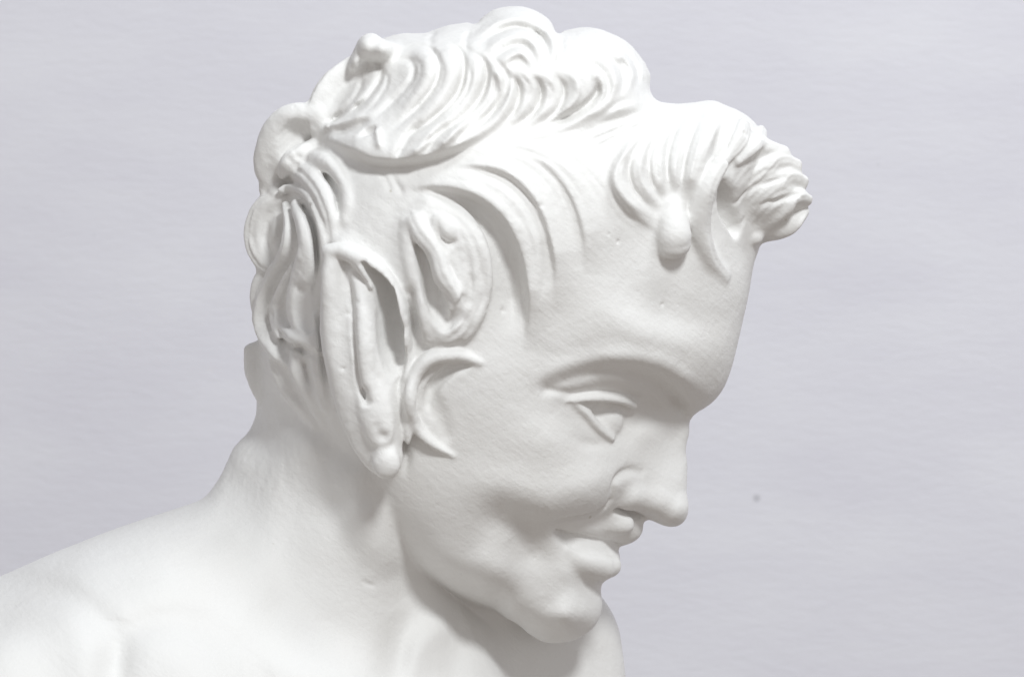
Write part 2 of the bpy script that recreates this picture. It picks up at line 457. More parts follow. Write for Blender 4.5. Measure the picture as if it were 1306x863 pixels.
saw([([(398,205),(418,220),(432,243),(430,270)], -6, 5, 5, 1), ([(360,300),(344,318),(350,338)], -3, 4, 4, 1), ([(330,262),(322,300),(332,335)], -3, 4, 4, 1),
     ([(344,262),(337,300),(346,325)], -4, 5, 4, 1), ([(362,470),(380,500),(405,528)], -4, 4, 4, 1), ([(345,455),(362,490),(395,525)], -4, 4, 4, 1),
     ([(390,450),(396,480),(410,510)], -5, 6, 6, 1), ([(400,330),(402,370),(404,410)], -3, 5, 4, 1), ([(372,270),(380,300),(384,330)], -4, 3, 4, 1)])

saw([([(350,355),(342,392),(347,430),(360,455)], -5, 3, 3, 1), ([(350,402),(362,434),(385,448),(410,453)], -10, 5, 4, 1), ([(371,255),(386,264),(399,292),(404,330),(407,385)], -12, 4, 4, 1),
     ([(404,216),(426,240),(433,285)], -7, 4, 4, 1), ([(386,455),(390,475),(394,498)], -4, 7, 7, 1),
     ([(410,325),(409,400),(412,460),(424,520)], -11, 4, 4, 1)])

# ---------------- crown: one swept mass, undercut along its lower edge, carved into crescents
p = part("hair_lock"); ell(470,62,96,(16,20,60),14,p,absz=True,rot=25); ell(488,66,110,(16,14,50),12,p,absz=True); ell(455,80,90,(9,16,50),10,p,absz=True,rot=20)
L("hair_lock", [(452,92,92),(430,114,100),(414,140,108),(404,166,114)], [10,14,14,6], [22,28,26,12], n=2, groove=4, k=9, absz=True, seed=.5)
refresh_hm()
saw([([(388,168),(420,176),(452,190),(478,200),(512,201),(545,196),(590,182),(630,158),(690,110)], 30, 60, 7, 1)])
saw([([(420,190),(450,206),(485,214),(535,208),(590,188),(640,158)], -9, 14, 14, 1)])
bands = [[(490,66),(530,60),(545,80),(540,108),(515,138),(478,172)], [(528,56),(565,58),(578,84),(568,118),(535,150),(490,184)],
         [(565,52),(600,64),(606,95),(594,130),(560,162),(505,190)], [(600,62),(630,84),(634,116),(612,148),(570,172),(520,192)]]
for bd, ww in zip(bands, (15, 15, 15, 13)): mark(bd, ww)
saw([(bd, 9, 12, 12, 1) for bd in bands])
saw([([(505,62),(545,60),(560,82),(553,112),(524,146),(488,178)], -13.05, 3, 5, 1), ([(545,54),(585,62),(592,90),(580,125),(545,158),(500,186)], -14.5, 3, 5, 1),
     ([(582,56),(618,78),(620,108),(602,140),(565,168),(515,192)], -14.5, 3, 5.5, 1), ([(612,58),(645,92),(642,124),(615,156),(575,178)], -11.6, 3, 6, 1),
     ([(500,76),(525,78),(526,102),(500,132),(468,160)], -10.15, 3, 5, 1), ([(478,74),(486,96),(468,126),(440,150)], -11.6, 3, 5, 1), ([(462,92),(458,116),(436,144),(414,160)], -8.7, 3, 4, 1)])
saw([([(520,70),(536,84),(530,108),(505,138)], -4.35, 2.5, 2.5, 1), ([(556,68),(566,90),(556,118),(522,150)], -5.075, 2.5, 2.5, 1), ([(594,74),(600,100),(586,130),(550,160)], -5.075, 2.5, 2.5, 1),
     ([(628,88),(630,116),(608,144),(570,168)], -4.35, 2.5, 2.5, 1), ([(486,84),(494,104),(478,132),(450,155)], -4.35, 2.5, 2.5, 1), ([(520,168),(545,160),(580,142)], -4.35, 3, 3, 1)])
saw([([(540,150),(520,178),(500,210)], -8, 4, 5, 1), ([(578,150),(556,176),(535,205)], -7, 4, 5, 1), ([(616,140),(596,164),(572,194)], -6, 4, 5, 1),
     ([(560,160),(540,182),(520,205)], 6, 6, 6, 1), ([(598,148),(576,174),(556,196)], 6, 6, 6, 1)])
# ragged tips at the lower left
mark([(484,136),(452,150),(405,168)], 9)
saw([([(480,140),(452,151),(428,159),(404,168)], 11, 5, 4, 1), ([(470,128),(444,144),(415,158)], -11.6, 5, 5, 1), ([(476,152),(450,164),(420,172)], -14.5, 5, 6, 1), ([(478,158),(482,176),(484,192)], 9, 5, 4, 1)])
ell(467,167,2,(12,7,12),5,cut=True,rot=-20)
refresh_hm()
ell(713,30,60,(6,11,150),5,cut=True,absz=True)
ell(846,112,60,(14,15,150),7,cut=True,absz=True)
ell(605,20,60,(6,9,150),5,cut=True,absz=True)
refresh_hm()
# top curl: nested rings
rim = [(600,60),(618,38),(645,22),(674,21),(698,36),(708,60),(703,88)]
mark(rim, 9)
refresh_hm()
saw([([(598,66),(612,44),(640,26),(674,24),(698,40),(707,66),(703,92)], 7, 6, 4, -1), ([(708,90),(716,66),(716,44)], -8, 4, 4, 1), ([(602,34),(594,54),(600,76)], -6, 4, 4, 1), ([(610,62),(632,42),(660,33),(686,42),(698,62),(697,88)], -19, 5, 4, 1), ([(612,72),(634,54),(660,46),(680,56),(690,84)], 6, 4, 4, 1), ([(624,80),(642,64),(662,57),(676,64),(684,84)], -14.5, 5, 4, 1),
     ([(630,88),(648,74),(664,68),(676,82)], 5, 4, 4, 1), ([(645,86),(662,76),(676,90)], -7.25, 4, 4, 1)])
mark([(612,74),(634,54),(660,46),(680,56),(690,84)], 6); mark([(628,90),(648,72),(664,66),(678,86)], 7)
fall = [[(632,84),(648,106),(645,134),(622,164)], [(656,86),(676,106),(670,136),(640,166)], [(684,92),(702,110),(696,140),(662,166)], [(718,88),(738,104),(730,132),(690,160)]]
for bd, ww in zip(fall, (11, 13, 13, 15)): mark(bd, ww)
saw([(bd, 9, 10, 10, 1) for bd in fall])
saw([([(622,88),(634,108),(630,138),(606,160)], -8.7, 3, 5, 1), ([(646,90),(662,110),(658,138),(632,166)], -11.6, 3, 5, 1), ([(672,92),(690,110),(684,140),(650,168)], -11.6, 3, 5, 1), ([(704,92),(720,112),(712,140),(676,166)], -11.6, 3, 5, 1),
     ([(720,84),(742,106),(736,134),(700,160)], -4.35, 2.5, 2.5, 1), ([(764,94),(758,122),(730,144),(688,162)], -20.3, 3, 7, -1), ([(662,92),(676,112),(670,138)], -4.35, 2.5, 2.5, 1), ([(690,96),(704,116),(698,140)], -4.35, 2.5, 2.5, 1)])
# top right mass
mark([(724,50),(760,46),(794,60),(815,82),(820,106)], 9)
refresh_hm()
tr = [[(724,60),(766,56),(794,70),(806,96),(796,124)], [(728,74),(760,70),(780,86),(786,110),(768,138)], [(744,88),(764,100),(766,124),(735,150)]]
for bd in tr: mark(bd, 11)
saw([(bd, 7, 7, 7, 1) for bd in tr])
saw([([(560,38),(548,50),(556,62)], -5, 4, 4, 1), ([(722,58),(764,52),(798,66),(814,92),(808,120)], -14, 4, 5, 1), ([(726,70),(764,66),(785,80),(796,104),(784,132)], -16, 4, 6, 1), ([(734,82),(758,82),(774,100),(774,124),(750,146)], -10.15, 3, 5, 1), ([(788,74),(800,86),(806,102)], -8.7, 5, 5, 1),
     ([(740,60),(770,60),(790,74)], -4.35, 2.5, 2.5, 1), ([(812,128),(790,132),(765,150),(730,160)], -7.25, 4, 5, 1),
     ([(725,178),(780,158),(845,136)], -8, 8, 3, 1), ([(755,192),(800,168),(850,148)], -5.8, 8, 3, 1), ([(690,178),(750,160),(800,146)], -4.35, 8, 3, 1), ([(700,190),(760,176),(810,158)], -2.9, 4, 3, 1)])

# ---------------- long bands over the temple: overlapping layers, each dropping steeply to the next
saw([([(512,240),(552,236),(600,246),(640,274),(664,318),(674,365),(676,410),(672,450)], 25, 34, 5, 1),
     ([(545,252),(590,264),(628,296),(645,345),(652,395),(655,430)], -14, 16, 16, 1)])
saw([([(560,214),(600,209),(648,221),(684,256),(703,305),(710,350),(708,400)], 15, 26, 4, 1),
     ([(655,192),(698,210),(730,250),(746,300),(748,350)], 10, 30, 4, 1)])
saw([([(610,196),(668,205),(708,240),(726,290)], 4, 8, 4, 1), ([(570,226),(620,232),(660,262),(684,312),(690,370)], 4, 10, 4, 1), ([(600,190),(660,184),(715,205),(752,252)], 4, 12, 5, 1),
     ([(690,300),(695,345),(690,390)], -3, 5, 5, 1), ([(640,310),(655,355),(655,410)], -4, 6, 6, 1), ([(498,218),(506,234),(516,250)], -5, 3, 4, 1), ([(486,216),(493,230),(501,246)], -4, 3, 4, 1)])

mark([(520,232),(560,228),(610,240),(652,268),(680,312),(690,370)], 16); mark([(570,206),(612,200),(664,214),(700,248),(720,300),(724,350)], 14); mark([(640,186),(690,194),(732,226),(756,275),(760,330)], 13)

# ---------------- curl before the ear
p = part("hair_lock")
ell(563,348,-1,(47,88,22),22,p,rot=-14)
lock([(546,268,0),(580,282,3),(602,318,5),(606,365,5),(590,408,5),(560,434,1)], [14,20,21,20,16,10], [9,12,13,13,12,8], n=3, groove=2, k=12, pid=p, seed=.3)
refresh_hm()
lock([(530,302,3),(540,345,1),(553,385,1),(566,415,4)], [6,11,14,10], [12,26,28,16], k=6, cut=True)
lock([(520,285,-6),(520,315,-6),(528,360,-5),(538,400,-3),(547,428,-3)], [6,6,7,8,8], [8,9,10,11,10], k=7, pid=p)
lock([(530,282,0),(540,300,2),(556,322,2),(566,350,1),(580,372,1),(586,392,-1)], [11,12,10,12,9,6], [10,12,11,12,10,7], k=7, n=2, groove=2, seed=.4, pid=p)
refresh_hm()
lock([(572,414,4),(585,400,4),(592,380,2)], [5,8,4], [8,11,6], k=4, cut=True)
ell(566,290,1,(13,19,8),4,p,rot=-35)
refresh_hm()
saw([([(556,278),(562,300),(574,310),(584,304)], -5, 3, 3, 1), ([(566,322),(580,350),(590,385)], -4, 3, 4, 1), ([(590,310),(600,350),(590,400),(570,425)], -2.5, 4, 4, 1), ([(546,340),(556,380),(556,410)], 4, 5, 5, 1),
     ([(612,330),(618,370),(605,410)], -3, 5, 5, 1), ([(600,395),(588,420),(566,436)], -4, 3, 3, 1), ([(604,408),(592,430),(570,444)], -4, 3, 3, 1), ([(598,340),(602,370),(594,398)], -3, 3, 3, 1)])

# ---------------- pointed ear
HMk = HM.copy(); HM = HM0.copy()
p = part("ear", "long pointed ear with a rounded hanging lobe")
ell(468,455,4,(52,150,30),12,p,rot=-10)
lock([(425,322,26),(426,360,24),(429,420,22),(440,480,20),(457,530,16),(476,572,10),(492,590,4)], [10,14,16,17,17,17,17], [14,20,22,22,20,18,16], k=7, pid=p)
lock([(420,320,26),(444,322,22),(472,341,18),(497,380,14),(510,424,10),(508,468,7),(500,510,3),(496,545,0)], [8,11,15,16,14,11,9,7], [12,16,18,19,18,16,13,9], k=7, pid=p)
refresh_hm()
lock([(462,340,4),(482,366,0),(492,402,-2),(497,440,0),(499,486,6)], [3,11,17,16,7], [16,44,56,44,10], k=6, cut=True)
refresh_hm()
lock([(452,346,-2),(461,372,-2),(465,420,0),(467,465,0),(472,505,-2)], [7,10,11,11,8], [10,14,15,14,9], k=6, pid=p)
ell(480,530,1,(19,40,11),14,p,rot=-12)
ell(493,590,6,(18,20,16),9,p)
refresh_hm()
ell(489,559,3,(8,5,6),5,cut=True)
saw([([(444,345),(449,380),(452,430),(457,480),(466,512)], -9, 2.6, 3, 1), ([(461,490),(466,508),(470,520)], -10, 5, 5, 1), ([(447,380),(449,430),(453,490)], 3, 6, 3, 1),
     ([(478,535),(484,550),(496,560)], -3, 5, 5, 1), ([(524,440),(512,470),(508,500),(511,535),(514,565),(518,590),(515,612)], -13, 5, 6, 1), ([(524,350),(528,395),(530,435)], -9, 6, 6, 1)])
HM = np.maximum(HM, HMk * 0)

# ---------------- side curl on the cheek
refresh_hm()
p = part("hair_lock")
lock([(598,466,1),(574,474,0),(553,492,-1),(546,514,0),(549,530,2)], [3,7,9,7,4], [5,12,14,10,5], k=5, cut=True)
lock([(552,505,4),(560,530,4),(570,556,3)], [6,8,4], [6,8,4], k=10, cut=True)
lock([(612,462,-2),(584,453,3),(550,456,6),(530,478,8),(523,512,9),(531,543,8),(552,565,5),(578,581,0)], [4,8,9,8,7,5.5,4.5,2], [5,9,12,12,11,9,7,3], k=5, pid=p)

# ---------------- quiff above the forehead
refresh_hm()
ell(925,190,30,(50,46,90),16,absz=True,rot=35)
ell(968,238,8,(56,56,72),10,absz=True,rot=30)
refresh_hm()
# fan of strands gathered at the horn
saw([([(846,296),(808,270),(783,232),(798,194),(836,164)], 12, 40, 5, -1)])
saw([([(880,276),(893,222),(908,176),(922,138)], 18, 34, 4, 1)])
fan = [[(842,286),(806,258),(790,226),(804,190),(834,156)], [(846,268),(822,240),(816,210),(830,176),(854,142)], [(852,256),(842,220),(844,184),(866,138)], [(862,250),(862,210),(872,174),(890,136)], [(876,258),(884,216),(896,174),(910,134)]]
for bd, ww in zip(fan, (11, 10, 10, 11, 11)): mark(bd, ww)
saw([(bd, 5, 7, 7, 1) for bd in fan])
saw([([(844,276),(812,246),(802,212),(820,178),(846,148)], -11, 4, 6, -1), ([(848,262),(830,228),(830,190),(858,144)], -10, 3, 5, -1), ([(856,254),(851,212),(856,180),(878,136)], -11, 3, 5, -1), ([(868,252),(872,212),(882,174),(900,134)], -9, 3, 4, -1),
     ([(830,276),(798,246),(790,216),(806,188)], -3.5, 2.5, 2.5, 1), ([(836,250),(822,222),(826,196)], -3, 2, 2.5, 1), ([(846,240),(838,212),(846,184)], -3, 2, 2.5, 1), ([(864,236),(866,200),(878,168)], -3, 2, 2.5, 1), ([(882,236),(890,200),(902,166)], -3, 2, 2.5, 1),
     ([(822,284),(790,254),(776,232)], -3, 3, 3, 1)])
# rough back of the quiff
comb([(936,146),(930,175),(908,215)], [(990,182),(970,200),(930,222)], 8, 3, 3)
L("hair_lock", [(950,158,2),(944,178,3),(925,205,1)], [9,12,7], [6,8,6], n=3, groove=3, k=5, seed=.3)
L("hair_lock", [(972,168,1),(964,184,3),(940,205,1)], [9,11,7], [7,9,6], n=3, groove=3, k=5, seed=.6)
refresh_hm()
for (a, b, r) in ((958,162,4),(968,172,5),(978,166,4),(984,184,4),(950,170,3)): ell(a, b, 1, (r, r*.7, 5), 4, cut=True, rot=30)
# forward curl and the hollow beneath it
L("hair_lock", [(920,246,58),(930,214,70),(958,194,66),(996,200,50)], [9,14,15,10], [14,20,22,18], n=3, groove=3, k=7, absz=True, seed=.2)
L("hair_lock", [(930,270,48),(948,230,68),(980,210,58),(1010,216,42)], [8,13,14,11], [14,20,22,18], n=3, groove=3, k=6, absz=True, seed=.5)
L("hair_lock", [(942,292,36),(964,252,58),(992,230,52),(1018,236,34)], [7,12,14,10], [12,18,22,18], n=3, groove=3, k=5, absz=True, seed=.9)
L("hair_lock", [(954,304,22),(980,274,44),(1004,254,44),(1022,258,26)], [6,11,13,9], [12,18,22,18], n=3, groove=3, k=5, absz=True, seed=.4)
L("hair_lock", [(962,306,8),(986,294,24),(1008,280,28),(1020,268,18)], [6,9,10,8], [12,16,18,14], n=2, groove=3, k=5, absz=True, seed=.7)
refresh_hm()
lock([(923,236,0),(927,262,-2),(940,292,0)], [6,13,10], [18,30,18], k=7, cut=True)
lock([(950,285,4),(985,262,6),(1020,248,4)], [2,4,3], [6,10,8], k=4, cut=True)
lock([(940,262,4),(965,240,6),(1002,226,4)], [1.5,3,2], [6,8,6], k=4, cut=True)
# strands from the quiff to the forehead
HM = HM0.copy()
L("hair_lock", [(918,210,20),(898,245,17),(893,288,10),(904,326,1),(924,352,-6)], [10,15,15,13,7], [12,15,14,10,5], n=2, groove=2, k=9, seed=.4)
L("hair_lock", [(990,252,46),(966,284,38),(946,312,32),(934,342,42)], [4,6,6,4], [6,8,8,5], k=6, absz=True)
# horn
refresh_hm()
p = part("horn", "short rounded horn stub over the forehead")
HM = HM0.copy()
lock([(858,266,3),(859,284,11),(860,300,15),(861,311,13)], [15,20,22.5,22.5], [14,18,20,18], k=13, pid=p)

# ---------------- face
HM = HM0.copy()
# nose: wing, tip and the furrow round the wing
ell(855,645,6,(18,17,18),12,absz=True)
lock([(802,633,-9),(818,634,-10),(838,641,-10),(852,648,-12)], [16,15,14,12], [14,14,13,12], k=14)
lock([(781,634,2),(783,620,1),(790,609,1),(803,602,1),(820,604,3)], [1.2,2.2,2.6,2.2,1.2], [3,5,6,5,3], k=9, cut=True)
lock([(786,650,-3),(802,653,-6),(818,658,-8)], [4,6,3], [7,13,7], k=5, cut=True)
lock([(779,640,1),(766,652,1),(742,660,1),(712,664,2)], [2,3,3,2], [4,6,5,3], k=8, cut=True)
# upper lip and philtrum
ell(784,665,-9,(25,15,14),10,rot=15)
# lower lip
lock([(722,702,-8),(742,716,-4),(764,722,-2),(777,721,-5)], [7,16,20,16], [6,14,18,15], k=9)
lock([(708,678,0),(722,684,2),(745,691,2),(770,696,2),(790,696,1)], [1.6,3.2,3.6,3.2,2], [5,10,12,10,6], k=5, cut=True)
# eye
refresh_hm()
p = part("eye")
HE = float(hm_at(762, 530))
ell(772,529,HE+7,(19,15,14),5,cut=True,absz=True,rot=40)
ell(749,534,HE-41,(46,38,38),3,p,absz=True)
HM = HM0.copy()
lock([(720,510,-3),(738,507,2),(764,505,5),(790,508,6),(808,516,3)], [1.5,4,6,6,4.5], [4,7,9,9,7], k=4, pid=p)
lock([(730,512,-2),(746,525,1),(762,543,2),(780,557,1)], [2.5,4.5,5,3.6], [4,7,8,7], k=7, pid=p)

ell(964,303,-2,(9,9,9),6)
# fine striations combed along the strands
refresh_hm()
def strands(lo, hi, n, depth=1.7, w=1.9): comb(lo, hi, n, depth, w)
for a_, b_ in zip(bands[:-1], bands[1:]): strands(a_, b_, 3, 1.1, 2.4)
for a_, b_ in zip(fall[:-1], fall[1:]): strands(a_, b_, 2, 1.1, 2.4)
strands(tr[0], tr[1], 3, 1.2, 2.4); strands(tr[1], tr[2], 2, 1.2, 2.4)
strands([(712,176),(770,152),(838,131)], [(764,204),(802,180),(846,154)], 5, 5.5, 3.6)
strands([(640,176),(700,176),(760,158)], [(660,182),(715,186),(765,174)], 3, 2.6, 3.0)
saw([([(700,170),(765,146),(835,126)], 5, 8, 6, 1), ([(745,190),(790,168),(845,146)], 5, 7, 5, 1)])
strands([(530,233),(575,230),(618,244),(656,278),(680,322),(684,395)], [(570,214),(612,216),(655,232),(690,268),(704,312),(706,390)], 5, 2.0)
strands([(575,208),(615,202),(662,214),(700,250),(716,300),(716,370)], [(625,190),(680,194),(728,228),(752,276),(752,335)], 6, 2.0)
strands([(650,186),(700,198),(745,232),(768,285),(765,340)], [(690,182),(735,205),(775,250),(780,310)], 4, 1.6)
strands([(560,262),(592,280),(612,312),(624,360)], [(556,250),(610,268),(640,310),(646,380)], 4, 1.5)
for a_, b_ in zip(fan[:-1], fan[1:]): strands(a_, b_, 3, 2.0)
strands([(780,240),(800,272),(836,294)], [(768,250),(788,284),(826,304)], 2, 1.6)
strands([(925,140),(918,170),(900,215)], [(968,165),(950,190),(918,222)], 7, 1.8)
strands([(926,250),(940,218),(968,198),(1000,204)], [(956,300),(980,272),(1002,254),(1020,252)], 8, 2.0)
strands([(900,240),(896,285),(908,325)], [(918,235),(908,285),(920,335)], 3, 1.4)
strands([(590,300),(606,340),(600,385),(578,425)], [(606,295),(622,345),(612,395),(586,438)], 4, 1.6)
strands([(345,445),(365,490),(395,530)], [(385,440),(395,480),(412,520)], 5, 2.0)
strands([(326,452),(336,490),(356,520)], [(345,448),(358,486),(378,520)], 4, 2.0)
strands([(365,226),(392,222),(412,244),(420,280)], [(372,214),(402,212),(426,236),(434,272)], 3, 1.8)
strands([(380,270),(386,310),(372,355),(362,400)], [(390,275),(398,320),(392,370),(388,415)], 3, 1.6)
strands([(400,150),(370,158),(346,180),(338,220)], [(400,178),(380,182),(362,200),(352,226)], 4, 1.6)

# small flaws of the cast
refresh_hm()
ell(788,308,0,(2.0,2.4,3.5),1.5,cut=True,rot=20)
lock([(463,741,0),(469,745,0),(478,747,0)], [1.3,1.8,1.2], [2.5,3,2], k=1.5, cut=True)
for (a, b, rr) in ((444,400,2.6),(455,385,2.4),(438,470,2.2),(642,396,2.6),(622,394,2.2),(470,362,2.0),(845,388,2.0),(560,372,2.2),(395,262,2.2),(690,262,2.2)):
    ell(a, b, 0, (rr * 1.3, rr, 3), 2, cut=True)
# uneven hand-worked surface: stronger in the hair than on the skin
rs = np.random.RandomState(5)
def noise3(cell):
    n = [int((A_[-1] - A_[0]) / cell) + 3 for A_ in (AX, AY, AZ)]
    R = rs.randn(*n).astype(np.float32)
    for ax_, A_ in enumerate((AX, AY, AZ)):
        f = (A_ - A_[0]) / cell; i = f.astype(int); t = (f - i).astype(np.float32); t = t * t * (3 - 2 * t)
        sh = [1, 1, 1]; sh[ax_] = -1
        R = np.take(R, i, ax_) * (1 - t.reshape(sh)) + np.take(R, i + 1, ax_) * t.reshape(sh)
    return R
Xg, Yg = np.meshgrid(AX, AY, indexing='ij')
hm_ = 1 / (1 + np.exp((Yg - (300 - 0.0 * Xg) - np.interp(Xg, [500, 640, 760, 1000], [330, 90, -60, -20])) / 18.0))
amp = (0.25 + 0.75 * hm_).astype(np.float32)[:, :, None]
F += noise3(17.0) * 0.35 * amp
F += noise3(7.0) * 0.30 * amp
F += noise3(45.0) * 0.5 * amp
for axis in (0, 1, 2):           # light smoothing passes over the field
    A_ = [slice(None)] * 3; B_ = [slice(None)] * 3; C_ = [slice(None)] * 3
    A_[axis] = slice(0, -2); B_[axis] = slice(1, -1); C_[axis] = slice(2, None)
    mid_ = F[tuple(B_)] * 0.6 + (F[tuple(A_)] + F[tuple(C_)]) * 0.2
    F[tuple(B_)] = mid_
del mid_
print("sculpt", time.time() - T0)

# ------------------------------------------------------------------ far half of the figure and far shoulder
NEG = []; q_ = VS / 2 + VS
while q_ < 555: NEG.append(q_); q_ += min(6.0, VS + q_ * 0.03)
NEG = np.array(NEG[::-1], np.float32)
kf = np.interp(NEG, AZ, np.arange(NZ)); k0 = np.minimum(kf.astype(int), NZ - 2); fr = (kf - k0).astype(np.float32)
Fn = F[:, :, k0] * (1 - fr) + F[:, :, k0 + 1] * fr
IDn = ID[:, :, np.rint(kf).astype(int)]
F = np.concatenate([Fn, F], 2); ID = np.concatenate([IDn, ID], 2); del Fn, IDn
AZ = np.concatenate([-NEG, AZ]); NZ = len(AZ); K0 = len(NEG)
KN = NZ
sl = (slice(np.searchsorted(AX, 440), NX), slice(np.searchsorted(AY, 600), NY), slice(0, np.searchsorted(AZ, 60)))
gx, gy = np.gradient(SF, AX, AY)
g2 = (gx ** 2 + gy ** 2).astype(np.float32)[sl[0], sl[1], None]
zz = np.abs(AZ[sl[2]][None, None, :] - FC)
dF = np.maximum((zz * zz - SF.astype(np.float32)[sl[0], sl[1], None]) / (np.sqrt(4 * zz * zz + g2) + 1e-3), -60)
kf_ = np.interp(AX[sl[0]], [560, 620, 680], [60.0, 50.0, 3.0]).astype(np.float32)[:, None, None]
F[sl] = smin(F[sl], dF.astype(np.float32), kf_)
Xs = AX[sl[0]][:, None, None]
del dF

# ------------------------------------------------------------------ surface extraction
def extract():
    s = F < 0
    cnt = np.zeros((NX - 1, NY - 1, NZ - 1), np.uint8)
    for a in (0, 1):
        for b in (0, 1):
            for c in (0, 1):
                cnt += s[a:NX - 1 + a, b:NY - 1 + b, c:NZ - 1 + c]
    act = (cnt > 0) & (cnt < 8)
    ci, cj, ck = np.nonzero(act)
    vid = np.full(cnt.shape, -1, np.int32); vid[ci, cj, ck] = np.arange(len(ci))
    acc = np.zeros((len(ci), 3)); num = np.zeros(len(ci))
    ax = (AX, AY, AZ)
    base = (ci, cj, ck)
    for axis in range(3):
        o1, o2 = [a for a in range(3) if a != axis]
        for a in (0, 1):
            for b in (0, 1):
                off = [0, 0, 0]; off[o1] = a; off[o2] = b
                p = [base[d] + off[d] for d in range(3)]
                p2 = list(p); p2[axis] = p[axis] + 1
                f0 = F[p[0], p[1], p[2]]; f1 = F[p2[0], p2[1], p2[2]]
                m = (f0 < 0) != (f1 < 0)
                t = np.where(m, f0 / np.where(m, f0 - f1, 1), 0)
                for d in range(3):
                    v = ax[d][p[d]] + (t * (ax[d][p2[d]] - ax[d][p[d]]) if d == axis else 0)
                    acc[:, d] += np.where(m, v, 0)
                num += m
    V = acc / num[:, None]
    quads = []
    for axis in range(3):
        o1, o2 = (axis + 1) % 3, (axis + 2) % 3
        A = [slice(0, n) for n in (NX, NY, NZ)]
        lo = [slice(None)] * 3; hi = [slice(None)] * 3
        lo[axis] = slice(0, -1); hi[axis] = slice(1, None)
        ch = s[tuple(lo)] != s[tuple(hi)]
        I = np.array(np.nonzero(ch)).T
        ok = (I[:, o1] > 0) & (I[:, o2] > 0) & (I[:, o1] < s.shape[o1] - 1) & (I[:, o2] < s.shape[o2] - 1)
        I = I[ok]
        def cell(d1, d2):
            J = I.copy(); J[:, o1] += d1; J[:, o2] += d2
            return vid[J[:, 0], J[:, 1], J[:, 2]]
        q = np.stack([cell(-1, -1), cell(0, -1), cell(0, 0), cell(-1, 0)], 1)
        inside = s[I[:, 0], I[:, 1], I[:, 2]]
        q[~inside] = q[~inside][:, ::-1]
        quads.append(q)
    Q = np.vstack(quads)
    Q = Q[(Q >= 0).all(1)]
    return V, Q, ID[ci, cj, ck], ck

V, Q, vid_part, ck = extract()
print("surface", len(V), len(Q), time.time() - T0)

def trilin_grad(V):
    i = np.interp(V[:, 0], AX, np.arange(NX)); j = np.interp(V[:, 1], AY, np.arange(NY)); k = np.interp(V[:, 2], AZ, np.arange(NZ))
    i0 = np.clip(i.astype(int), 1, NX - 3); j0 = np.clip(j.astype(int), 1, NY - 3); k0 = np.clip(k.astype(int), 1, NZ - 3)
    fi = (i - i0); fj = (j - j0); fk = (k - k0)
    def val(da, db, dc):
        out = 0
        for a in (0, 1):
            for b in (0, 1):
                for c in (0, 1):
                    out = out + F[i0 + a + da, j0 + b + db, k0 + c + dc] * (fi if a else 1 - fi) * (fj if b else 1 - fj) * (fk if c else 1 - fk)
        return out
    sx = AX[i0 + 1] - AX[i0]; sy = AY[j0 + 1] - AY[j0]; sz = AZ[k0 + 1] - AZ[k0]
    g = np.stack([(val(1, 0, 0) - val(-1, 0, 0)) / (2 * sx), (val(0, 1, 0) - val(0, -1, 0)) / (2 * sy), (val(0, 0, 1) - val(0, 0, -1)) / (2 * sz)], 1)
    return g, val(0, 0, 0)
for _ in range(2):
    g, f = trilin_grad(V)
    m = (ck > 2) & (ck < NZ - 3)
    gn = (g * g).sum(1) + 1e-6
    stp = -(f / gn)[:, None] * g
    ln = np.linalg.norm(stp, axis=1)[:, None]
    stp *= np.minimum(1, 1.2 / (ln + 1e-9)) * 0.8
    V[m] += stp[m]
g, f = trilin_grad(V)
NRM = g / (np.linalg.norm(g, axis=1)[:, None] + 1e-9)
vp = vid_part.astype(int); QQ = Q
deg = np.bincount(Q.ravel(), minlength=len(V)) * 2.0
for _ in range(1):
    S_ = np.stack([np.bincount(Q.ravel(), (V[Q[:, [1, 2, 3, 0]], k] + V[Q[:, [3, 0, 1, 2]], k]).ravel(), len(V)) for k in range(3)], 1) / np.maximum(deg, 1)[:, None]
    V = V * 0.55 + S_ * 0.45
side = (V[Q[:, 0], 2] < 0).astype(int)
# world coordinates: sculpt x -> X, sculpt y (down) -> -Z, sculpt z (towards camera) -> -Y
W3 = np.stack([(V[:, 0] - CX), -V[:, 2], -(V[:, 1] - CY)], 1) * U
WN = np.stack([NRM[:, 0], -NRM[:, 2], -NRM[:, 1]], 1)
# orientation check: face normal against gradient
a, b, c = W3[QQ[:, 0]], W3[QQ[:, 1]], W3[QQ[:, 2]]
fn = np.cross(b - a, c - a)
flip = (fn * WN[QQ[:, 0]]).sum(1) < 0
if flip.mean() > 0.5: QQ = QQ[:, ::-1].copy()
fn = np.cross(W3[QQ[:, 2]] - W3[QQ[:, 0]], W3[QQ[:, 3]] - W3[QQ[:, 1]])
WN = np.stack([np.bincount(QQ.ravel(), np.repeat(fn[:, k], 4), len(W3)) for k in range(3)], 1)
WN /= np.linalg.norm(WN, axis=1)[:, None] + 1e-12
fp = np.median(vp[QQ], axis=1).astype(int)
pv = vp[QQ]
fp = np.where((pv == fp[:, None]).any(1), fp, pv[:, 0])

def components(faces, nvert):
    lab = np.arange(nvert)
    f = faces
    while True:
        m = lab[f].min(1)
        new = lab.copy()
        for k in range(4): np.minimum.at(new, f[:, k], m)
        new = new[new]
        if (new == lab).all(): break
        lab = new
    return lab[f[:, 0]]
for p in range(1, len(PART)):
    idx = np.nonzero(fp == p)[0]
    if len(idx) == 0: continue
    u, inv = np.unique(QQ[idx].ravel(), return_inverse=True)
    c = components(inv.reshape(-1, 4), len(u))
    ids, cnt = np.unique(c, return_counts=True)
    near = np.array([cnt[i] * (1 + 5 * (side[idx[c == ids[i]]].mean() < .6)) for i in range(len(ids))])
    fp[idx[c != ids[near.argmax()]]] = 0

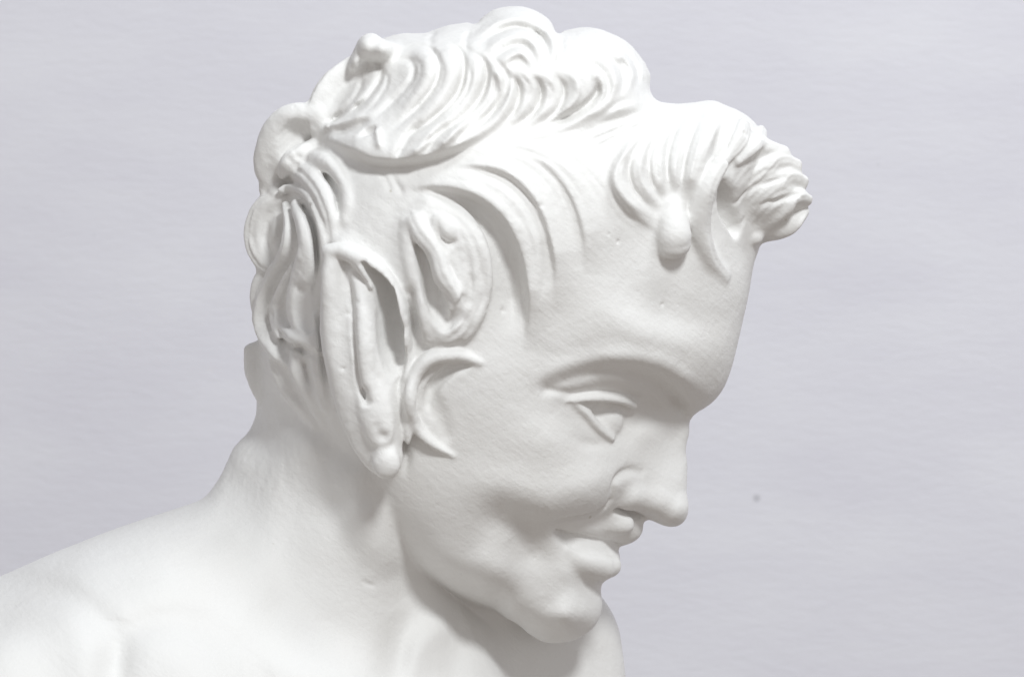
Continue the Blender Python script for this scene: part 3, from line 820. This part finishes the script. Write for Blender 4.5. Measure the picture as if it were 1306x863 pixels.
# ------------------------------------------------------------------ materials
def nodes(m):
    m.use_nodes = True; nt = m.node_tree
    return nt, nt.nodes, nt.links, nt.nodes["Principled BSDF"]
def plaster():
    m = bpy.data.materials.new("white_plaster"); nt, N, L, b = nodes(m)
    tc = N.new('ShaderNodeTexCoord')
    def noise(scale, det, rough=0.55):
        n = N.new('ShaderNodeTexNoise'); n.inputs['Scale'].default_value = scale
        n.inputs['Detail'].default_value = det; n.inputs['Roughness'].default_value = rough
        L.new(tc.outputs['Object'], n.inputs['Vector']); return n
    big = noise(9, 4); mid = noise(70, 5, .6); fine = noise(650, 3, .6); grain = noise(230, 4, .65)
    cr = N.new('ShaderNodeValToRGB'); cr.color_ramp.elements[0].position = .3; cr.color_ramp.elements[1].position = .7
    cr.color_ramp.elements[0].color = (0.785, 0.775, 0.757, 1); cr.color_ramp.elements[1].color = (0.83, 0.827, 0.817, 1)
    L.new(big.outputs[0], cr.inputs[0])
    # sparse yellowish flecks and stains in the plaster
    fl = N.new('ShaderNodeTexVoronoi'); fl.inputs['Scale'].default_value = 60; L.new(tc.outputs['Object'], fl.inputs['Vector'])
    fr = N.new('ShaderNodeValToRGB'); fr.color_ramp.elements[0].position = .03; fr.color_ramp.elements[0].color = (1, 1, 1, 1)
    fr.color_ramp.elements[1].position = .065; fr.color_ramp.elements[1].color = (0, 0, 0, 1)
    L.new(fl.outputs['Distance'], fr.inputs[0])
    gate = N.new('ShaderNodeMath'); gate.operation = 'GREATER_THAN'; gate.inputs[1].default_value = .60
    L.new(mid.outputs[0], gate.inputs[0])
    mul = N.new('ShaderNodeMath'); mul.operation = 'MULTIPLY'; L.new(fr.outputs[0], mul.inputs[0]); L.new(gate.outputs[0], mul.inputs[1])
    mu2 = N.new('ShaderNodeMath'); mu2.operation = 'MULTIPLY'; mu2.inputs[1].default_value = .4; L.new(mul.outputs[0], mu2.inputs[0])
    mx = N.new('ShaderNodeMixRGB'); L.new(mu2.outputs[0], mx.inputs[0]); L.new(cr.outputs[0], mx.inputs[1]); mx.inputs[2].default_value = (0.42, 0.38, 0.28, 1)
    L.new(mx.outputs[0], b.inputs['Base Color'])
    b.inputs['Roughness'].default_value = 0.55
    b.inputs['Specular IOR Level'].default_value = 0.25
    # bumps: soft undulation, tool grain, small pits
    def bump(src, strength, dist, prev=None):
        bp = N.new('ShaderNodeBump'); bp.inputs['Strength'].default_value = strength; bp.inputs['Distance'].default_value = dist
        L.new(src, bp.inputs['Height'])
        if prev: L.new(prev.outputs[0], bp.inputs['Normal'])
        return bp
    b1 = bump(mid.outputs[0], .45, .0010); b2 = bump(grain.outputs[0], .5, .0005, b1); b3 = bump(fine.outputs[0], .5, .0002, b2)
    hm = N.new('ShaderNodeMapping'); hm.inputs['Scale'].default_value = (1.6, 1, 7)
    hr = N.new('ShaderNodeMapping'); hr.inputs['Rotation'].default_value = (0, math.radians(-38), 0)
    L.new(tc.outputs['Object'], hr.inputs[0]); L.new(hr.outputs[0], hm.inputs[0])
    hn = N.new('ShaderNodeTexNoise'); hn.inputs['Scale'].default_value = 75; hn.inputs['Detail'].default_value = 3; L.new(hm.outputs[0], hn.inputs['Vector'])
    b3 = bump(hn.outputs[0], .42, .0004, b3)
    pit = N.new('ShaderNodeTexVoronoi'); pit.inputs['Scale'].default_value = 95; L.new(tc.outputs['Object'], pit.inputs['Vector'])
    pr = N.new('ShaderNodeMapRange'); pr.inputs[1].default_value = .0; pr.inputs[2].default_value = .12; L.new(pit.outputs['Distance'], pr.inputs[0])
    g2 = N.new('ShaderNodeMath'); g2.operation = 'GREATER_THAN'; g2.inputs[1].default_value = .80
    sc = N.new('ShaderNodeSeparateColor'); L.new(pit.outputs['Color'], sc.inputs[0]); L.new(sc.outputs[0], g2.inputs[0])
    inv = N.new('ShaderNodeMath'); inv.operation = 'SUBTRACT'; inv.inputs[0].default_value = 1; L.new(pr.outputs[0], inv.inputs[1])
    pm = N.new('ShaderNodeMath'); pm.operation = 'MULTIPLY'; L.new(inv.outputs[0], pm.inputs[0]); L.new(g2.outputs[0], pm.inputs[1])
    neg = N.new('ShaderNodeMath'); neg.operation = 'MULTIPLY'; neg.inputs[1].default_value = -1; L.new(pm.outputs[0], neg.inputs[0])
    b4 = bump(neg.outputs[0], .35, .0006, b3)
    L.new(b4.outputs[0], b.inputs['Normal'])
    return m
def wallmat():
    m = bpy.data.materials.new("painted_wall"); nt, N, L, b = nodes(m)
    tc = N.new('ShaderNodeTexCoord')
    mp = N.new('ShaderNodeMapping'); mp.inputs['Scale'].default_value = (1, 1, 3.0); L.new(tc.outputs['Object'], mp.inputs[0])
    n1 = N.new('ShaderNodeTexNoise'); n1.inputs['Scale'].default_value = 9; n1.inputs['Detail'].default_value = 5; L.new(mp.outputs[0], n1.inputs['Vector'])
    n2 = N.new('ShaderNodeTexNoise'); n2.inputs['Scale'].default_value = 90; n2.inputs['Detail'].default_value = 4; L.new(mp.outputs[0], n2.inputs['Vector'])
    cr = N.new('ShaderNodeValToRGB'); cr.color_ramp.elements[0].position = .3; cr.color_ramp.elements[1].position = .7
    cr.color_ramp.elements[0].color = (0.735, 0.73, 0.795, 1); cr.color_ramp.elements[1].color = (0.785, 0.785, 0.84, 1)
    L.new(n1.outputs[0], cr.inputs[0])
    last = cr.outputs[0]
    for (px, py, rad, f, col) in ((965, 635, 6.5, .55, (.42, .42, .45, 1)), (268, 472, 6.0, .30, (.80, .79, .82, 1)), (1120, 210, 3, .25, (.5, .5, .53, 1)), (120, 300, 3, .2, (.5, .5, .53, 1))):
        k = U * (D + 0.62 / U) / D
        g = N.new('ShaderNodeNewGeometry'); vd = N.new('ShaderNodeVectorMath'); vd.operation = 'DISTANCE'
        vd.inputs[1].default_value = ((px - CX) * k, 0.62, -(py - CY) * k); L.new(g.outputs['Position'], vd.inputs[0])
        mr = N.new('ShaderNodeMapRange'); mr.inputs[1].default_value = rad * k; mr.inputs[2].default_value = rad * k * .35; mr.inputs[3].default_value = 0; mr.inputs[4].default_value = f
        L.new(vd.outputs['Value'], mr.inputs[0])
        mx = N.new('ShaderNodeMixRGB'); L.new(mr.outputs[0], mx.inputs[0]); L.new(last, mx.inputs[1]); mx.inputs[2].default_value = col; last = mx.outputs[0]
    L.new(last, b.inputs['Base Color'])
    b.inputs['Roughness'].default_value = .9
    bp = N.new('ShaderNodeBump'); bp.inputs['Strength'].default_value = .22; bp.inputs['Distance'].default_value = .0016
    L.new(n2.outputs[0], bp.inputs['Height']); L.new(bp.outputs[0], b.inputs['Normal'])
    return m
MP = plaster(); MW = wallmat()
def flatmat(name, col):
    m = bpy.data.materials.new(name); nt, N, L, b = nodes(m)
    n = N.new('ShaderNodeTexNoise'); n.inputs['Scale'].default_value = 300
    mx = N.new('ShaderNodeMixRGB'); L.new(n.outputs[0], mx.inputs[0]); mx.inputs[1].default_value = (*[c * .85 for c in col], 1); mx.inputs[2].default_value = (*col, 1)
    L.new(mx.outputs[0], b.inputs['Base Color']); b.inputs['Roughness'].default_value = .9
    return m

# ------------------------------------------------------------------ objects
root = bpy.data.objects.new("faun_bust", None); C.collection.objects.link(root)
root.location = (0.0, 0.0, -0.2)
root.empty_display_size = 0.05
root["label"] = "white plaster bust of a smiling faun with curly hair, stub horn and pointed ear"
root["category"] = "statue"
def mesh_part(name, faces, label=None):
    u, inv = np.unique(faces.ravel(), return_inverse=True)
    fc = inv.reshape(-1, 4)
    me = bpy.data.meshes.new(name)
    vv = (W3[u] - np.array(root.location)).astype(np.float32)
    me.vertices.add(len(u)); me.vertices.foreach_set("co", vv.ravel())
    me.loops.add(len(fc) * 4); me.loops.foreach_set("vertex_index", fc.ravel().astype(np.int32))
    me.polygons.add(len(fc)); me.polygons.foreach_set("loop_start", np.arange(0, len(fc) * 4, 4, dtype=np.int32))
    me.polygons.foreach_set("use_smooth", np.ones(len(fc), bool))
    me.update(calc_edges=True)
    me.normals_split_custom_set_from_vertices(WN[u].astype(np.float32))
    me.materials.append(MP)
    o = bpy.data.objects.new(name, me); C.collection.objects.link(o); o.parent = root
    if label: o["label"] = label
    return o
for p, (name, label) in enumerate(PART):
    if (fp == p).sum() > 60: mesh_part(name, QQ[fp == p], label)
    elif p: print("small part", p, name)

# wall behind
wy = 0.62
def box(name, lo, hi, mat):
    me = bpy.data.meshes.new(name)
    x0, y0, z0 = lo; x1, y1, z1 = hi
    vs = [(x, y, z) for x in (x0, x1) for y in (y0, y1) for z in (z0, z1)]
    fs = [(0,1,3,2),(4,6,7,5),(0,4,5,1),(2,3,7,6),(0,2,6,4),(1,5,7,3)]
    me.from_pydata(vs, [], fs); me.materials.append(mat)
    o = bpy.data.objects.new(name, me); C.collection.objects.link(o); return o
wall = box("wall", (-1.6, wy, -1.2), (1.6, wy + .1, 1.4), MW); wall["kind"] = "structure"
print("done", time.time() - T0)
